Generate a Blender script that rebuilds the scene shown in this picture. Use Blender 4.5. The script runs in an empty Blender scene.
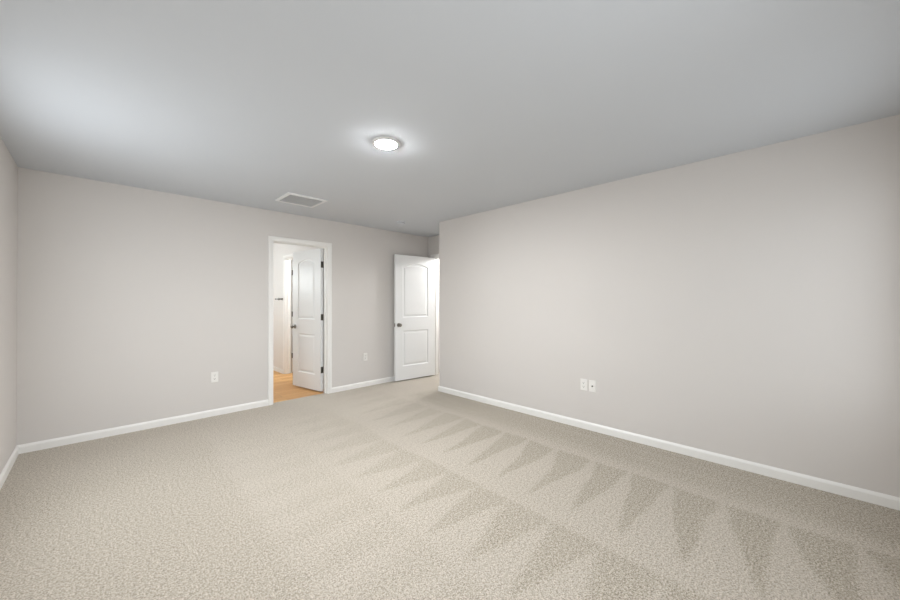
import bpy, bmesh, math
from mathutils import Vector, Matrix

S = bpy.context.scene
C = S.collection
R = math.radians

# ------------------------------------------------------------------ camera
cam_d = bpy.data.cameras.new('camera')
cam = bpy.data.objects.new('camera', cam_d)
C.objects.link(cam)
cam.location = (0, 0, 1.286)
cam.rotation_euler = (Matrix.Rotation(R(-45.031), 3, 'Z') @ Matrix.Rotation(R(90.306), 3, 'X') @ Matrix.Rotation(R(-0.0873), 3, 'Z')).to_euler()
cam_d.sensor_width = 36
cam_d.lens = 353.3 / 900 * 36
cam_d.clip_start = 0.02
S.camera = cam

# ------------------------------------------------------------------ world, daylight, exposure
S.view_settings.view_transform = 'Standard'
S.view_settings.look = 'None'
S.view_settings.gamma = 1
S.view_settings.exposure = 0.035
S.view_settings.use_curve_mapping = False

W = bpy.data.worlds.new('sky')
S.world = W
W.use_nodes = True
wn = W.node_tree.nodes
bg = wn['Background']
sky = wn.new('ShaderNodeTexSky')
sky.sky_type = 'NISHITA'
sky.sun_disc = False
sky.sun_elevation = R(40)
sky.sun_rotation = R(20)
W.node_tree.links.new(sky.outputs[0], bg.inputs['Color'])
bg.inputs['Strength'].default_value = 0.14

DAY = (0.90, 0.955, 1.0)
LED = (0.965, 0.985, 1.0)
DAY_POWER = 20
DAY_POWER_BACK = (21, 7)
LED_STRENGTH = 940


def area(name, loc, rot, sx, sy, power, col):
    d = bpy.data.lights.new(name, 'AREA')
    d.shape = 'RECTANGLE'
    d.size, d.size_y = sx, sy
    d.energy = power
    d.color = col
    o = bpy.data.objects.new(name, d)
    o.location = loc
    o.rotation_euler = rot
    C.objects.link(o)
    return o


def point(name, loc, power, col, r):
    d = bpy.data.lights.new(name, 'POINT')
    d.energy = power
    d.color = col
    d.shadow_soft_size = r
    o = bpy.data.objects.new(name, d)
    o.location = loc
    C.objects.link(o)
    return o


# daylight entering by a window of the left wall and two of the wall behind the camera, all outside the frame
WIN = [(2.50, 3.60)]               # left wall, along y
WINB = [(0.20, 1.30), (2.20, 3.30)]                            # wall behind the camera, along x
WZ0, WZ1 = 0.55, 2.08
for i, (a, b) in enumerate(WIN):
    area('window_daylight', (-0.475 - 0.008, (a + b) / 2, (WZ0 + WZ1) / 2), (R(90), 0, R(-90)), b - a - 0.09, WZ1 - WZ0 - 0.09, DAY_POWER, DAY)
for i, (a, b) in enumerate(WINB):
    area('window_daylight', ((a + b) / 2, -0.47 - 0.008, (WZ0 + WZ1) / 2), (R(90), 0, 0), b - a - 0.09, WZ1 - WZ0 - 0.09, DAY_POWER_BACK[i], DAY)
point('bathroom_lamp', (0.95, 6.65, 1.7), 39, (0.88, 0.965, 1.0), 0.12)
point('closet_fill', (3.0, 5.6, 2.0), 45, (0.95, 0.98, 1.0), 0.1)  # unseen fill added to brighten the jamb of the inner doorway
point('hall_lamp', (4.95, 4.0, 2.2), 66, (0.97, 0.99, 1.0), 0.1)

# ------------------------------------------------------------------ materials


def lin(c):
    return tuple(((v / 255) / 12.92 if v / 255 <= 0.04045 else ((v / 255 + 0.055) / 1.055) ** 2.4) for v in c) + (1,)


def new_mat(name):
    m = bpy.data.materials.new(name)
    m.use_nodes = True
    nt = m.node_tree
    return m, nt, nt.nodes['Principled BSDF']


def texco(nt):
    return nt.nodes.new('ShaderNodeTexCoord').outputs['Object']


def noise(nt, vec, scale, detail=2.0, rough=0.5):
    n = nt.nodes.new('ShaderNodeTexNoise')
    n.inputs['Scale'].default_value = scale
    n.inputs['Detail'].default_value = detail
    n.inputs['Roughness'].default_value = rough
    nt.links.new(vec, n.inputs['Vector'])
    return n


def math_n(nt, op, a, b=None, c=None, clamp=False):
    n = nt.nodes.new('ShaderNodeMath')
    n.operation = op
    n.use_clamp = clamp
    for i, v in enumerate((a, b, c)):
        if v is None:
            continue
        if isinstance(v, (int, float)):
            n.inputs[i].default_value = v
        else:
            nt.links.new(v, n.inputs[i])
    return n.outputs[0]


def smooth(nt, v, lo, hi, o0=0.0, o1=1.0):
    n = nt.nodes.new('ShaderNodeMapRange')
    n.interpolation_type = 'SMOOTHSTEP'
    for k, x in zip(('From Min', 'From Max', 'To Min', 'To Max'), (lo, hi, o0, o1)):
        n.inputs[k].default_value = x
    nt.links.new(v, n.inputs['Value'])
    return n.outputs[0]


def mixc(nt, f, a, b, mode='MIX'):
    n = nt.nodes.new('ShaderNodeMix')
    n.data_type = 'RGBA'
    n.blend_type = mode
    for k, v in ((0, f), (6, a), (7, b)):
        if isinstance(v, (int, float)):
            n.inputs[k].default_value = v
        elif isinstance(v, tuple):
            n.inputs[k].default_value = v
        else:
            nt.links.new(v, n.inputs[k])
    return n.outputs[2]


def bump(nt, h, strength, dist, bsdf):
    n = nt.nodes.new('ShaderNodeBump')
    n.inputs['Strength'].default_value = strength
    n.inputs['Distance'].default_value = dist
    nt.links.new(h, n.inputs['Height'])
    nt.links.new(n.outputs[0], bsdf.inputs['Normal'])


def paint(name, rgb, rough=0.7, peel=0.0, spec=0.3, var=0.02):
    m, nt, b = new_mat(name)
    co = texco(nt)
    n = noise(nt, co, 2.2, 3)
    c = lin(rgb)
    d = tuple(x * (1 - var) for x in c[:3]) + (1,)
    nt.links.new(mixc(nt, n.outputs[0], d, c), b.inputs['Base Color'])
    b.inputs['Roughness'].default_value = rough
    b.inputs['Specular IOR Level'].default_value = spec
    if peel:
        bump(nt, noise(nt, co, 190, 2).outputs[0], peel, 0.002, b)
    return m


def metal(name, rgb, rough=0.32):
    m, nt, b = new_mat(name)
    co = texco(nt)
    n = noise(nt, co, 60, 2)
    c = lin(rgb)
    nt.links.new(mixc(nt, n.outputs[0], tuple(x * 0.85 for x in c[:3]) + (1,), c), b.inputs['Base Color'])
    b.inputs['Metallic'].default_value = 1
    b.inputs['Roughness'].default_value = rough
    return m


M = {}
M['wall'] = paint('greige_wall_paint', (212.5, 207.5, 203), 0.75, 0.12)
M['bath_wall'] = paint('pale_bathroom_paint', (226, 222, 218), 0.6, 0.10)
M['ceiling'] = paint('matte_ceiling_paint', (204, 207, 211), 0.9, 0.10, 0.2)
M['trim'] = paint('white_trim_paint', (237, 235, 231), 0.38, 0, 0.4, 0.01)
M['door'] = paint('white_door_paint', (233, 233, 232), 0.42, 0.03, 0.4, 0.01)
M['plastic'] = paint('white_plastic', (236, 233, 228), 0.35, 0, 0.5, 0.01)
M['slot'] = paint('dark_slot', (58, 54, 50), 0.6)
M['vent'] = paint('white_vent_enamel', (226, 226, 226), 0.5, 0, 0.4, 0.01)
M['vent_backing'] = paint('pale_vent_board', (225, 225, 225), 0.8)  # one even pale colour for the board behind the slats
M['nickel'] = metal('satin_nickel', (150, 145, 138), 0.34)
M['steel'] = metal('dark_brushed_steel', (110, 106, 100), 0.4)


def carpet():
    m, nt, b = new_mat('beige_cut_pile_carpet')
    co = texco(nt)
    sep = nt.nodes.new('ShaderNodeSeparateXYZ')
    nt.links.new(co, sep.inputs[0])
    wob = noise(nt, co, 1.7, 2)
    wsep = nt.nodes.new('ShaderNodeSeparateColor')
    nt.links.new(wob.outputs['Color'], wsep.inputs[0])
    edge = noise(nt, co, 55, 2)
    ej = math_n(nt, 'MULTIPLY_ADD', edge.outputs[0], 0.09, -0.045)
    X = math_n(nt, 'ADD', math_n(nt, 'MULTIPLY_ADD', wsep.outputs[0], 0.12, -0.06), math_n(nt, 'ADD', math_n(nt, 'ADD', sep.outputs['X'], math_n(nt, 'MULTIPLY_ADD', sep.outputs['Y'], -0.0216, 0.027)), ej))
    Y = math_n(nt, 'ADD', math_n(nt, 'MULTIPLY_ADD', wsep.outputs[1], 0.14, -0.05), math_n(nt, 'ADD', sep.outputs['Y'], ej))

    def row(x0, x1, y0, per, lo, hi, soft, back=0.5):
        u = math_n(nt, 'DIVIDE', math_n(nt, 'SUBTRACT', X, x0), x1 - x0)
        fr = math_n(nt, 'FRACT', math_n(nt, 'DIVIDE', math_n(nt, 'ADD', Y, -y0 + per * back + 10 * per), per))
        s = math_n(nt, 'SUBTRACT', fr, back)
        a = smooth(nt, math_n(nt, 'SUBTRACT', s, math_n(nt, 'MULTIPLY', u, lo)), -soft, soft)
        c = smooth(nt, math_n(nt, 'SUBTRACT', math_n(nt, 'MULTIPLY', u, hi), s), -soft * 1.8, soft * 1.8)
        g = math_n(nt, 'MULTIPLY', smooth(nt, u, 0.0, 0.12), smooth(nt, u, 0.97, 1.03, 1, 0))
        return math_n(nt, 'MULTIPLY', math_n(nt, 'MULTIPLY', a, c), g)

    far = smooth(nt, sep.outputs['Y'], 1.7, 3.6, 1.0, 0.40)
    A = row(2.03, 2.84, 0.155, 0.288, -0.17, 0.72, 0.04, 0.24)
    B = row(1.26, 1.90, 0.92, 0.290, -0.56, 0.48, 0.06)
    D = row(0.55, 1.24, 0.80, 0.300, -0.45, 0.45, 0.16)
    rows = math_n(nt, 'ADD', math_n(nt, 'MULTIPLY', A, 1.0), math_n(nt, 'ADD', math_n(nt, 'MULTIPLY', B, 0.72), math_n(nt, 'MULTIPLY', D, 0.30)))
    rows = math_n(nt, 'MULTIPLY', rows, far)
    # band pushed along the right-hand wall, streaky along its length
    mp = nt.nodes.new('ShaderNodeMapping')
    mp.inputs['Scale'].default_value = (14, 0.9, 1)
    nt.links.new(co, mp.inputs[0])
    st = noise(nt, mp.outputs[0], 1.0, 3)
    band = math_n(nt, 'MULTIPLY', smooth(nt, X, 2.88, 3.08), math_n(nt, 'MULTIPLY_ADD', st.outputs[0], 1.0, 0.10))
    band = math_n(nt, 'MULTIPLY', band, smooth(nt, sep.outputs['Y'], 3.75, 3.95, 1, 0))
    left = smooth(nt, X, 0.60, 0.74, 0.36, 0.0)
    patch = math_n(nt, 'MULTIPLY_ADD', noise(nt, co, 1.1, 3).outputs[0], 0.5, -0.15)
    door_end = smooth(nt, sep.outputs['Y'], 3.5, 4.2, 0.0, 0.35)
    mask = math_n(nt, 'SUBTRACT', math_n(nt, 'ADD', math_n(nt, 'ADD', rows, band), math_n(nt, 'ADD', left, patch)), door_end, clamp=True)

    light, dark = lin(CARPET_LIGHT), lin(CARPET_DARK)
    base = mixc(nt, mask, light, dark)
    # tufts
    n1 = noise(nt, co, 140, 3, 0.7)
    n2 = noise(nt, co, 420, 1)
    vo = nt.nodes.new('ShaderNodeTexVoronoi')
    vo.inputs['Scale'].default_value = 150
    nt.links.new(co, vo.inputs['Vector'])
    n3 = noise(nt, co, 62, 2, 0.6)
    sp = math_n(nt, 'ADD', math_n(nt, 'MULTIPLY', n1.outputs[0], 0.62), math_n(nt, 'ADD', math_n(nt, 'MULTIPLY', n2.outputs[0], 0.18), math_n(nt, 'MULTIPLY', n3.outputs[0], 0.20)))
    lo = smooth(nt, sp, 0.40, 0.50, 1.0, 0.0)
    hi = smooth(nt, sp, 0.50, 0.60)
    amt = math_n(nt, 'MULTIPLY_ADD', mask, 0.25, 0.58)
    col = mixc(nt, math_n(nt, 'MULTIPLY', lo, amt), base, lin((96, 85, 70)))
    col = mixc(nt, math_n(nt, 'MULTIPLY', hi, 0.58), col, lin((232, 222, 208)))
    nt.links.new(col, b.inputs['Base Color'])
    b.inputs['Roughness'].default_value = 0.98
    b.inputs['Specular IOR Level'].default_value = 0.08
    b.inputs['Sheen Weight'].default_value = 0.12
    h = math_n(nt, 'SUBTRACT', sp, math_n(nt, 'MULTIPLY', vo.outputs['Distance'], 0.35))
    bump(nt, h, 0.55, 0.006, b)
    return m


CARPET_LIGHT = (184, 175, 162)
CARPET_DARK = (169, 160, 145)
M['carpet'] = carpet()


def wood():
    m, nt, b = new_mat('light_oak_plank_floor')
    co = texco(nt)
    br = nt.nodes.new('ShaderNodeTexBrick')
    br.inputs['Scale'].default_value = 1
    br.inputs['Brick Width'].default_value = 1.1
    br.inputs['Row Height'].default_value = 0.125
    br.inputs['Mortar Size'].default_value = 0.0018
    br.inputs['Mortar Smooth'].default_value = 0.1
    br.offset = 0.37
    br.inputs['Color1'].default_value = lin((226, 180, 118))
    br.inputs['Color2'].default_value = lin((206, 150, 88))
    br.inputs['Mortar'].default_value = lin((138, 92, 48))
    nt.links.new(co, br.inputs['Vector'])
    mp = nt.nodes.new('ShaderNodeMapping')
    mp.inputs['Scale'].default_value = (1.2, 26, 1)
    nt.links.new(co, mp.inputs[0])
    gr = noise(nt, mp.outputs[0], 2, 5, 0.6)
    c = mixc(nt, smooth(nt, gr.outputs[0], 0.42, 0.68, 0, 0.55), br.outputs['Color'], lin((190, 130, 70)))
    nt.links.new(c, b.inputs['Base Color'])
    b.inputs['Roughness'].default_value = 0.4
    bump(nt, br.outputs['Fac'], 0.2, -0.002, b)
    return m


M['wood'] = wood()


def diffuser():
    m, nt, b = new_mat('lit_led_diffuser')
    em = nt.nodes.new('ShaderNodeEmission')
    em.inputs['Color'].default_value = LED + (1,)
    em.inputs['Strength'].default_value = LED_STRENGTH
    nt.links.new(em.outputs[0], nt.nodes['Material Output'].inputs['Surface'])
    return m


M['led'] = diffuser()


def glass():
    m, nt, b = new_mat('clear_window_glass')
    tr = nt.nodes.new('ShaderNodeBsdfTransparent')
    gl = nt.nodes.new('ShaderNodeBsdfGlossy')
    gl.inputs['Roughness'].default_value = 0.02
    fr = nt.nodes.new('ShaderNodeFresnel')
    mx = nt.nodes.new('ShaderNodeMixShader')
    nt.links.new(fr.outputs[0], mx.inputs[0])
    nt.links.new(tr.outputs[0], mx.inputs[1])
    nt.links.new(gl.outputs[0], mx.inputs[2])
    nt.links.new(mx.outputs[0], nt.nodes['Material Output'].inputs['Surface'])
    return m


M['glass'] = glass()

# ------------------------------------------------------------------ mesh helpers


def add_box(bm, x0, x1, y0, y1, z0, z1, bev=0.0):
    r = bmesh.ops.create_cube(bm, size=1)
    vs = r['verts']
    for v in vs:
        v.co = Vector((x0 + (v.co.x + .5) * (x1 - x0), y0 + (v.co.y + .5) * (y1 - y0), z0 + (v.co.z + .5) * (z1 - z0)))
    if bev:
        es = list({e for v in vs for e in v.link_edges})
        bmesh.ops.bevel(bm, geom=es, offset=bev, segments=2, affect='EDGES', profile=0.5)


def add_lathe(bm, prof, mat=Matrix(), seg=40):
    """prof: list of (radius, height) turned about z, then placed by mat."""
    rings = []
    for r, z in prof:
        if r < 1e-6:
            rings.append([bm.verts.new(mat @ Vector((0, 0, z)))])
        else:
            rings.append([bm.verts.new(mat @ Vector((r * math.cos(2 * math.pi * k / seg), r * math.sin(2 * math.pi * k / seg), z))) for k in range(seg)])
    for A, B in zip(rings, rings[1:]):
        for k in range(seg):
            k2 = (k + 1) % seg
            if len(A) == 1 and len(B) == 1:
                continue
            if len(A) == 1:
                bm.faces.new((A[0], B[k], B[k2]))
            elif len(B) == 1:
                bm.faces.new((A[k], A[k2], B[0]))
            else:
                bm.faces.new((A[k], A[k2], B[k2], B[k]))


def add_profile(bm, prof, p0, p1, out):
    """extrude a (depth, height) profile from p0 to p1; depth runs along out, height along z."""
    p0, p1, out = Vector(p0), Vector(p1), Vector(out)
    a = [bm.verts.new(p0 + out * d + Vector((0, 0, z))) for d, z in prof]
    b = [bm.verts.new(p1 + out * d + Vector((0, 0, z))) for d, z in prof]
    n = len(prof)
    for k in range(n):
        bm.faces.new((a[k], a[(k + 1) % n], b[(k + 1) % n], b[k]))
    bm.faces.new(a[::-1])
    bm.faces.new(b)


def obj(name, bm, mat, parent=None, smooth_ang=None):
    bmesh.ops.recalc_face_normals(bm, faces=bm.faces)
    me = bpy.data.meshes.new(name)
    if smooth_ang is not None:
        for f in bm.faces:
            f.smooth = True
        for e in bm.edges:
            if len(e.link_faces) == 2 and e.calc_face_angle(0) > R(smooth_ang):
                e.smooth = False
    bm.to_mesh(me)
    bm.free()
    me.materials.append(mat)
    o = bpy.data.objects.new(name, me)
    C.objects.link(o)
    if parent:
        o.parent = parent
    return o


def tag(o, label, cat, group=None, kind=None):
    o['label'] = label
    o['category'] = cat
    if group:
        o['group'] = group
    if kind:
        o['kind'] = kind
    return o


def empty(name, loc, rz=0.0):
    o = bpy.data.objects.new(name, None)
    o.empty_display_size = 0.1
    C.objects.link(o)
    o.location = loc
    o.rotation_euler = (0, 0, rz)
    return o


def struct(name, boxes, mat, label=None, cat=None, bev=0.0):
    bm = bmesh.new()
    for bx in boxes:
        add_box(bm, *bx, bev)
    o = obj(name, bm, mat)
    o['kind'] = 'structure'
    if label:
        tag(o, label, cat)
    return o


# ------------------------------------------------------------------ room shell
H = 2.44
XL, XR, YF, YB = -0.475, 3.504, 4.724, -0.47       # left, right, far and back wall faces
YE = 3.719                                       # where the right wall ends
XA = 4.18                                        # alcove end wall with the entry door
T = 0.115
DH = 2.055                                       # door opening height
BX0, BX1 = 1.579, 2.292                           # bathroom doorway
EY0, EY1 = 3.790, 4.586                          # entry doorway
CX = 2.389                                       # bathroom inner wall
CY0, CY1 = 5.842, 6.56                            # doorway in that wall
J = 0.018                                        # jamb board

struct('floor', [(-0.6, 5.4, -0.59, 4.79, -0.12, 0)], M['carpet'], 'beige cut-pile carpet with wedge-shaped vacuum marks', 'carpet')
struct('floor_bathroom', [(0.4, 5.4, 4.79, 8.1, -0.12, -0.004)], M['wood'], 'light oak plank floor beyond the bathroom doorway', 'floor')
struct('ceiling', [(-0.6, 5.4, -0.59, 8.1, H, H + 0.12)], M['ceiling'], 'plain pale grey-white bedroom ceiling', 'ceiling')

lw = []
ys = [-0.59] + [v for w in WIN for v in w] + [YF + T]
for k in range(0, len(ys), 2):
    lw.append((XL - 0.12, XL, ys[k], ys[k + 1], 0, H))
for a, b in WIN:
    lw += [(XL - 0.12, XL, a, b, 0, WZ0), (XL - 0.12, XL, a, b, WZ1, H)]
struct('wall_left', lw, M['wall'], 'greige wall at the left edge of the view', 'wall')
struct('wall_far', [(XL, BX0 - J, YF, YF + T, 0, H), (BX1 + J, 5.4, YF, YF + T, 0, H),
                    (BX0 - J, BX1 + J, YF, YF + T, DH + J, H)], M['wall'], 'greige far wall with the bathroom doorway', 'wall')
struct('wall_right', [(XR, XR + 0.12, -0.59, YE, 0, H)], M['wall'], 'long plain greige wall on the right', 'wall')
struct('wall_alcove', [(XA, XA + T, 3.60, EY0 - J, 0, H), (XA, XA + T, EY1 + J, YF, 0, H),
                       (XA, XA + T, EY0 - J, EY1 + J, DH + J, H), (XR + 0.12, XA + T, 3.48, 3.60, 0, H)],
       M['wall'], 'greige alcove wall around the entry doorway', 'wall')
bw = []
xs = [XL] + [v for w in WINB for v in w] + [XR]
for k in range(0, len(xs), 2):
    bw.append((xs[k], xs[k + 1], YB - 0.12, YB, 0, H))
for a, b in WINB:
    bw += [(a, b, YB - 0.12, YB, 0, WZ0), (a, b, YB - 0.12, YB, WZ1, H)]
struct('wall_back', bw, M['wall'], 'greige wall behind the viewpoint', 'wall')
# bathroom and closet beyond the far wall
struct('wall_bathroom', [(CX, CX + T, YF + T, CY0 - J, 0, H), (CX, CX + T, CY1 + J, 8.0, 0, H),
                         (CX, CX + T, CY0 - J, CY1 + J, DH + J, H)], M['bath_wall'], 'pale wall seen through the bathroom doorway', 'wall')
struct('wall_bathroom_side', [(0.4, 0.5, YF + T, 8.0, 0, H)], M['bath_wall'])
struct('wall_bathroom_end', [(0.4, 3.7, 8.0, 8.1, 0, H)], M['bath_wall'])
struct('wall_closet', [(3.6, 3.7, YF + T, 8.0, 0, H)], M['bath_wall'])
# hall beyond the entry door
struct('wall_hall', [(5.3, 5.4, 3.1, YF, 0, H)], M['wall'])
struct('wall_hall_side', [(XA + T, 5.4, 3.0, 3.1, 0, H), (XA, XA + T, 3.0, 3.48, 0, H)], M['wall'])

# baseboards
BP = [(0, 0), (0.014, 0), (0.014, 0.055), (0.011, 0.064), (0.006, 0.071), (0.004, 0.075), (0, 0.075)]


def baseboard(name, segs, label):
    bm = bmesh.new()
    for p0, p1, out in segs:
        add_profile(bm, BP, p0, p1, out)
    o = obj(name, bm, M['trim'])
    o['kind'] = 'structure'
    tag(o, label, 'baseboard')


CW = 0.057
baseboard('baseboard_left', [((XL, YB, 0), (XL, YF, 0), (1, 0, 0))], 'white baseboard along the left wall')
baseboard('baseboard_far', [((XL, YF, 0), (BX0 - 0.005 - CW, YF, 0), (0, -1, 0))], 'white baseboard on the far wall left of the bathroom doorway')
baseboard('baseboard_far_alcove', [((BX1 + 0.005 + CW, YF, 0), (XA, YF, 0), (0, -1, 0)),
                                   ((XA, EY1 + 0.005 + CW, 0), (XA, YF, 0), (-1, 0, 0))], 'white baseboard between the bathroom doorway and the alcove corner')
baseboard('baseboard_right', [((XR, YB, 0), (XR, YE, 0), (-1, 0, 0)), ((XR - 0.014, YE, 0), (XR + 0.12, YE, 0), (0, 1, 0))], 'white baseboard along the right wall')
baseboard('baseboard_back', [((XL, YB, 0), (XR, YB, 0), (0, 1, 0))], 'white baseboard under the windows behind the viewpoint')
baseboard('baseboard_bathroom', [((CX, CY1 + 0.005 + CW, -0.004), (CX, 8.0, -0.004), (-1, 0, 0)),
                                 ((CX, YF + T, -0.004), (CX, CY0 - 0.005 - CW, -0.004), (-1, 0, 0))], 'white baseboard on the bathroom wall')
baseboard('baseboard_hall', [((5.3, 3.1, 0), (5.3, YF, 0), (-1, 0, 0))], 'white baseboard in the hall beyond the entry door')


# ------------------------------------------------------------------ door frames
def door_frame(name, loc, rz, w, stop0, stop1, label):
    """local x across the opening, y through the wall (0 = first face), z up. Jamb with stops, casing on both faces."""
    root = empty(name, loc, rz)
    root['kind'] = 'structure'
    tag(root, label, 'door frame')
    bm = bmesh.new()
    add_box(bm, -J, 0, 0, T, 0, DH + J)
    add_box(bm, w, w + J, 0, T, 0, DH + J)
    add_box(bm, 0, w, 0, T, DH, DH + J)
    add_box(bm, 0, 0.011, stop0, stop1, 0, DH - 0.011)
    add_box(bm, w - 0.011, w, stop0, stop1, 0, DH - 0.011)
    add_box(bm, 0, w, stop0, stop1, DH - 0.011, DH)
    obj('jamb', bm, M['trim'], root)
    # casing profile: (offset from opening edge, projection)
    prof = [(0.005, 0), (0.005, 0.007), (0.010, 0.010), (0.022, 0.0105), (0.030, 0.014), (0.050, 0.016), (0.060, 0.0155), (0.062, 0.012), (0.062, 0)]
    for yb, sg in ((0, -1), (T, 1)):
        bm = bmesh.new()
        rows = []
        for d, q in prof:
            y = yb + sg * q
            rows.append([bm.verts.new(v) for v in ((-d, y, 0), (-d, y, DH + d), (w + d, y, DH + d), (w + d, y, 0))])
        for A, B in zip(rows, rows[1:]):
            for k in range(3):
                bm.faces.new((A[k], A[k + 1], B[k + 1], B[k]))
        bm.faces.new([r[0] for r in rows])
        bm.faces.new([r[3] for r in rows][::-1])
        obj('casing', bm, M['trim'], root)
    return root


door_frame('trim_1', (BX0, YF, 0), 0, BX1 - BX0, T - 0.044 - 0.034, T - 0.042, 'white casing framing the bathroom doorway in the far wall')
door_frame('trim_2', (XA, EY1, 0), R(-90), EY1 - EY0, 0.044, 0.078, 'white casing framing the entry doorway in the alcove')
door_frame('trim_3', (CX, CY1, 0), R(-90), CY1 - CY0, T - 0.044 - 0.034, T - 0.042, 'white casing of the inner doorway inside the bathroom')


# ------------------------------------------------------------------ doors
def offset_poly(P, d):
    n = len(P)
    out = []
    for k in range(n):
        a, b, c = Vector(P[k - 1]), Vector(P[k]), Vector(P[(k + 1) % n])
        e1, e2 = (b - a).normalized(), (c - b).normalized()
        n1, n2 = Vector((-e1.y, e1.x)), Vector((-e2.y, e2.x))   # inward for a CCW outline
        m = (n1 + n2)
        m = m / max(m.dot(n1), 1e-6)
        out.append(tuple(b + m * d))
    return out


def panel_outlines(w, h):
    """two moulded panels of a two-panel door, CCW in (x from 0 to w, z from 0 to h)."""
    s = 0.14
    x0, x1 = s, w - s
    low = [(x0, 0.222), (x1, 0.222), (x1, 0.800), (x0, 0.800)]
    z0, zs, rise = 1.015, h - 0.182, 0.052
    up = [(x0, z0), (x1, z0)]
    n = 22
    for k in range(n + 1):
        t = 1 - 2 * k / n
        sh = (1 - abs(t) ** 2.0)
        up.append(((x0 + x1) / 2 + t * (x1 - x0) / 2, zs + rise * sh))
    return [low, up]


PROFILE = [(0.0, 0.0), (0.004, 0.0035), (0.010, 0.0085), (0.019, 0.0095), (0.026, 0.0085), (0.044, 0.0030), (0.050, 0.0025)]


def door_leaf_bm(w, h, ya, yb):
    """leaf from x=-w-0.003 to -0.003, faces at y=ya and y=yb (ya<yb), moulded on both faces."""
    bm = bmesh.new()
    xo = -w - 0.003
    outer = [(0, 0), (w, 0), (w, h), (0, h)]
    rims = []
    for y, sg in ((ya, 1), (yb, -1)):
        edges = []
        ov = [bm.verts.new((xo + x, y, z)) for x, z in outer]
        rims.append(ov)
        edges += [bm.edges.new((ov[k], ov[(k + 1) % 4])) for k in range(4)]
        for P in panel_outlines(w, h):
            prev = None
            for d, dep in PROFILE:
                Q = offset_poly(P, d) if d else P
                vs = [bm.verts.new((xo + x, y + sg * dep, z)) for x, z in Q]
                n = len(vs)
                if prev is None:
                    edges += [bm.edges.new((vs[k], vs[(k + 1) % n])) for k in range(n)]
                else:
                    for k in range(n):
                        bm.faces.new((prev[k], prev[(k + 1) % n], vs[(k + 1) % n], vs[k]))
                prev = vs
            bm.faces.new(prev)
        bmesh.ops.triangle_fill(bm, edges=edges, use_beauty=True, use_dissolve=False)
    a, b = rims
    for k in range(4):
        bm.faces.new((a[k], a[(k + 1) % 4], b[(k + 1) % 4], b[k]))
    return bm


KNOB = [(0.0, 0.0), (0.0325, 0.0), (0.0325, 0.004), (0.029, 0.008), (0.014, 0.010), (0.0115, 0.014), (0.0115, 0.030),
        (0.018, 0.035), (0.0255, 0.042), (0.0275, 0.050), (0.0255, 0.058), (0.018, 0.063), (0.0, 0.0645)]


def make_door(name, label, w, loc, base_rz, open_deg, hand=1, knob_label=None):
    h = DH - 0.023
    sg = hand
    root = empty(name, (loc[0], loc[1], 0.0), base_rz - sg * R(open_deg))
    root['kind'] = 'structure'
    tag(root, label, 'door')
    lz = 0.019
    ys = sorted((sg * -0.044, sg * -0.005))
    leaf = obj('door_leaf', door_leaf_bm(w, h, ys[0], ys[1]), M['door'], root)
    leaf.location = (0, 0, lz)
    # hinges: knuckle on the pivot, one leaf let into the door edge, one on the jamb
    for z in (0.32, 1.07, 1.82):
        bm = bmesh.new()
        add_lathe(bm, [(0, -0.047), (0.0062, -0.047), (0.0062, 0.047), (0, 0.047)], Matrix.Translation((0, 0, z)), 16)
        add_box(bm, -0.0035, -0.0010, *sorted((sg * -0.041, 0)), z - 0.0445, z + 0.0445)
        b2 = bmesh.new()
        add_box(b2, 0.0012, 0.0035, *sorted((sg * -0.041, 0)), z - 0.0445, z + 0.0445)
        bmesh.ops.rotate(b2, cent=(0, 0, 0), matrix=Matrix.Rotation(sg * R(open_deg), 3, 'Z'), verts=b2.verts)
        tmp = bpy.data.meshes.new('hinge_jamb_leaf')
        b2.to_mesh(tmp)
        b2.free()
        bm.from_mesh(tmp)
        bpy.data.meshes.remove(tmp)
        hg = obj('hinge', bm, M['steel'], root, 40)
    # knobs on both faces, latch plate on the free edge
    kx, kz = -w - 0.003 + 0.062, 0.915
    for y, d in ((ys[0], 1), (ys[1], -1)):
        bm = bmesh.new()
        mt = Matrix.Translation((kx, y, kz)) @ Matrix.Rotation(R(90) * d, 4, 'X')
        add_lathe(bm, KNOB, mt, 32)
        o = obj('door_knob', bm, M['nickel'], root, 40)
        if knob_label:
            o['label'] = knob_label
    bm = bmesh.new()
    ym = sum(ys) / 2
    add_box(bm, -w - 0.0045, -w - 0.002, ym - 0.0125, ym + 0.0125, kz - 0.028, kz + 0.028)
    add_box(bm, -w - 0.013, -w - 0.002, ym - 0.006, ym + 0.006, kz - 0.009, kz + 0.009, 0.002)
    obj('latch_plate', bm, M['nickel'], root)
    return root


make_door('door_1', 'white arched two-panel door standing open inside the bathroom doorway', 0.706, (BX1 + 0.0, YF + T + 0.006), 0, 80.5)
make_door('door_2', 'white arched two-panel entry door open against the alcove wall', 0.790, (XA - 0.006, EY1 - 0.001), R(90), 95)
make_door('door_3', 'white inner bathroom door mostly hidden behind the open bathroom door', 0.712, (CX + T + 0.006, CY1), R(90), 88, hand=-1)


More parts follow.
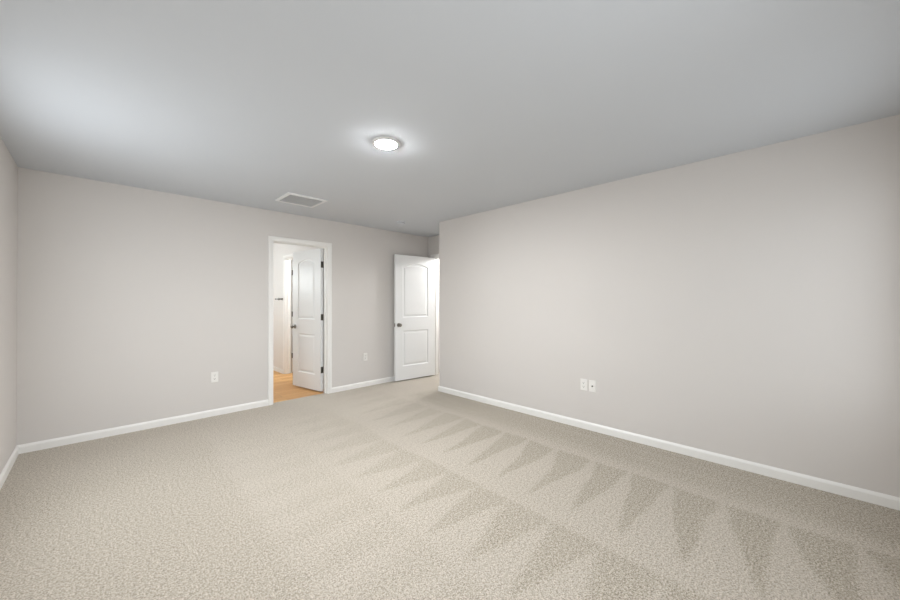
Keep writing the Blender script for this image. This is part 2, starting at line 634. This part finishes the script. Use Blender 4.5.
# ------------------------------------------------------------------ windows behind the viewpoint
WLAB = ['white sash window in the left wall, outside the view',
        'white sash window behind the viewpoint, nearer the left wall', 'white sash window behind the viewpoint, nearer the right wall']
for i, (a, b) in enumerate(WIN + WINB):
    if i < len(WIN):
        root = empty('window_%d' % (i + 1), (XL, (a + b) / 2, WZ0), R(-90))
    else:
        root = empty('window_%d' % (i + 1), ((a + b) / 2, YB, WZ0))
    root['kind'] = 'structure'
    tag(root, WLAB[i], 'window')
    w2, hh = (b - a) / 2, WZ1 - WZ0
    bm = bmesh.new()
    for x0, x1, z0, z1 in ((-w2, -w2 + 0.045, 0, hh), (w2 - 0.045, w2, 0, hh), (-w2 + 0.045, w2 - 0.045, 0, 0.045), (-w2 + 0.045, w2 - 0.045, hh - 0.045, hh),
                           (-w2 + 0.045, w2 - 0.045, hh / 2 - 0.02, hh / 2 + 0.02)):
        add_box(bm, x0, x1, -0.075, -0.012, z0, z1)
    obj('window_frame', bm, M['trim'], root)
    bm = bmesh.new()
    add_box(bm, -w2 - 0.03, w2 + 0.03, 0.0, 0.035, -0.02, 0.0)
    obj('window_sill', bm, M['trim'], root)
    for z0, z1 in ((0.045, hh / 2 - 0.02), (hh / 2 + 0.02, hh - 0.045)):
        bm = bmesh.new()
        add_box(bm, -w2 + 0.045, w2 - 0.045, -0.034, -0.030, z0, z1)
        obj('pane', bm, M['glass'], root)


# ------------------------------------------------------------------ ceiling fittings
light = empty('ceiling_light', (1.483, 2.133, H))
tag(light, 'round lit flush disc light in the middle of the ceiling', 'ceiling light')
bm = bmesh.new()
add_lathe(bm, [(0.070, 0.0), (0.101, 0.0), (0.102, -0.003), (0.100, -0.006), (0.090, -0.0105), (0.0785, -0.0140), (0.0765, -0.0140), (0.074, -0.008), (0.070, 0.0)], seg=64)
obj('trim_ring', bm, M['vent'], light, 40)
bm = bmesh.new()
add_lathe(bm, [(0.0755, -0.0100), (0.0755, -0.0135), (0.073, -0.0155), (0.066, -0.0178), (0.052, -0.0200), (0.030, -0.0215), (0.0, -0.0220)], seg=64)
obj('diffuser', bm, M['led'], light, 60)

vent = empty('ceiling_vent', (1.637, 4.012, H))
tag(vent, 'square white slatted air return grille on the ceiling near the bathroom doorway', 'ceiling vent')
vx, vy, fw = 0.218, 0.198, 0.034
bm = bmesh.new()
prof = [(0.0, 0.0), (0.0, -0.004), (0.006, -0.011), (0.028, -0.013), (fw, -0.011), (fw, 0.0)]
rows = []
for d, z in prof:
    rows.append([bm.verts.new(v) for v in ((-vx + d, -vy + d, z), (vx - d, -vy + d, z), (vx - d, vy - d, z), (-vx + d, vy - d, z))])
for A, B in zip(rows, rows[1:]):
    for k in range(4):
        bm.faces.new((A[k], A[(k + 1) % 4], B[(k + 1) % 4], B[k]))
obj('grille_frame', bm, M['vent'], vent)
bm = bmesh.new()
add_box(bm, -vx + fw, vx - fw, -vy + fw, vy - fw, -0.0025, -0.0005)
obj('backing', bm, M['vent_backing'], vent)
bm = bmesh.new()
ns = 17
for k in range(ns):
    y = -vy + fw + (k + 0.5) * (2 * (vy - fw)) / ns
    q = [(-vx + fw, y + 0.005, -0.004), (-vx + fw, y - 0.005, -0.0115), (-vx + fw, y - 0.0062, -0.0105), (-vx + fw, y + 0.0038, -0.003)]
    A = [bm.verts.new(v) for v in q]
    B = [bm.verts.new((vx - fw, v[1], v[2])) for v in q]
    for j in range(4):
        bm.faces.new((A[j], A[(j + 1) % 4], B[(j + 1) % 4], B[j]))
    bm.faces.new(A)
    bm.faces.new(B[::-1])
obj('slats', bm, M['vent'], vent)

smoke = empty('smoke_detector', (3.103, 4.097, H))
tag(smoke, 'small round white smoke detector on the ceiling by the alcove', 'smoke detector')
bm = bmesh.new()
add_lathe(bm, [(0, 0), (0.066, 0), (0.066, -0.009), (0.060, -0.011), (0, -0.011)], seg=48)
obj('base', bm, M['ceiling'], smoke, 40)
bm = bmesh.new()
add_lathe(bm, [(0.050, -0.011), (0.050, -0.017), (0.058, -0.018), (0.058, -0.026), (0.050, -0.034), (0.022, -0.037), (0.020, -0.035), (0, -0.035)], seg=48)
obj('cover', bm, M['ceiling'], smoke, 40)
bm = bmesh.new()
add_lathe(bm, [(0.0505, -0.0125), (0.0512, -0.0125), (0.0512, -0.0160), (0.0505, -0.0160)], seg=48)
obj('sensor_slot', bm, M['slot'], smoke)


# ------------------------------------------------------------------ wall plates (local: x across, y out of the wall = -y, z up)
def plate_bm():
    bm = bmesh.new()
    add_box(bm, -0.035, 0.035, -0.0065, 0, -0.0575, 0.0575)
    es = [e for e in bm.edges if all(abs(v.co.y + 0.0065) < 1e-6 for v in e.verts)]
    bmesh.ops.bevel(bm, geom=es, offset=0.004, segments=3, affect='EDGES', profile=0.6)
    return bm


def make_outlet(label):
    root = empty('wall_outlet', (0, 0, 0))
    tag(root, label, 'outlet', 'wall outlets')
    obj('cover_plate', plate_bm(), M['plastic'], root)
    for z in (-0.0195, 0.0195):
        bm = bmesh.new()
        vs = []
        n = 36
        P = []
        for k in range(n):
            a = 2 * math.pi * k / n
            P.append((0.0172 * math.cos(a), max(-0.0140, min(0.0140, 0.0172 * math.sin(a)))))
        A = [bm.verts.new((x, -0.0062, z + zz)) for x, zz in P]
        B = [bm.verts.new((x * 0.97, -0.0085, z + zz * 0.97)) for x, zz in P]
        for k in range(n):
            bm.faces.new((A[k], A[(k + 1) % n], B[(k + 1) % n], B[k]))
        bm.faces.new(B)
        rec = obj('receptacle', bm, M['plastic'], root)
        bm = bmesh.new()
        add_box(bm, -0.0075, -0.0050, -0.0089, -0.0082, z - 0.001, z + 0.0085)
        add_box(bm, 0.0050, 0.0075, -0.0089, -0.0082, z + 0.0005, z + 0.0080)
        add_lathe(bm, [(0, 0.0), (0.0030, 0.0), (0.0030, 0.0007), (0, 0.0007)], Matrix.Translation((0, -0.0082, z - 0.0075)) @ Matrix.Rotation(R(90), 4, 'X'), 16)
        obj('slots', bm, M['slot'], rec)
    bm = bmesh.new()
    add_lathe(bm, [(0, 0), (0.0032, 0), (0.0030, 0.0012), (0, 0.0016)], Matrix.Translation((0, -0.0064, 0)) @ Matrix.Rotation(R(90), 4, 'X'), 16)
    obj('screw', bm, M['plastic'], root)
    return root


def copy_tree(o, parent=None):
    c = o.copy()
    C.objects.link(c)
    c.parent = parent
    for ch in list(o.children):
        copy_tree(ch, c)
    return c


first = make_outlet('white double outlet low on the far wall, left of the bathroom doorway')
first.location = (0.950, YF, 0.438)
for lab, loc, rz in (('white double outlet low on the far wall between the two doors', (2.899, YF, 0.450), 0),
                     ('white double outlet on the right wall, left one of the side-by-side plates', (XR, 1.578, 0.444), R(-90))):
    o = copy_tree(first)
    o.location = loc
    o.rotation_euler = (0, 0, rz)
    o['label'] = lab

jack = empty('wall_jack_plate', (XR, 1.489, 0.443), R(-90))
tag(jack, 'white wall plate with one centre cable jack, right one of the side-by-side plates', 'wall plate')
obj('cover_plate', plate_bm(), M['plastic'], jack)
bm = bmesh.new()
add_lathe(bm, [(0, 0), (0.0075, 0), (0.0075, 0.003), (0.0048, 0.003), (0.0048, 0.012), (0.0030, 0.012), (0.0030, 0.008), (0, 0.008)],
          Matrix.Translation((0, -0.0064, 0)) @ Matrix.Rotation(R(90), 4, 'X'), 24)
obj('cable_jack', bm, M['steel'], jack, 40)
for z in (-0.041, 0.041):
    bm = bmesh.new()
    add_lathe(bm, [(0, 0), (0.0032, 0), (0.0030, 0.0012), (0, 0.0016)], Matrix.Translation((0, -0.0064, z)) @ Matrix.Rotation(R(90), 4, 'X'), 16)
    obj('screw', bm, M['plastic'], jack)

# ------------------------------------------------------------------ towel bar inside the bathroom
bar = empty('towel_bar', (CX, 6.775, 1.342))
tag(bar, 'short dark metal towel bar on the pale bathroom wall', 'towel bar')
for y in (-0.085, 0.085):
    bm = bmesh.new()
    add_lathe(bm, [(0, 0), (0.022, 0), (0.022, 0.005), (0.011, 0.009), (0.009, 0.05), (0.012, 0.056), (0.012, 0.066), (0, 0.068)],
              Matrix.Translation((0, y, 0)) @ Matrix.Rotation(R(-90), 4, 'Y'), 24)
    obj('mount', bm, M['steel'], bar, 40)
bm = bmesh.new()
add_lathe(bm, [(0, -0.10), (0.007, -0.10), (0.007, 0.10), (0, 0.10)], Matrix.Translation((-0.055, 0, 0)) @ Matrix.Rotation(R(90), 4, 'X'), 16)
obj('rail', bm, M['steel'], bar, 40)
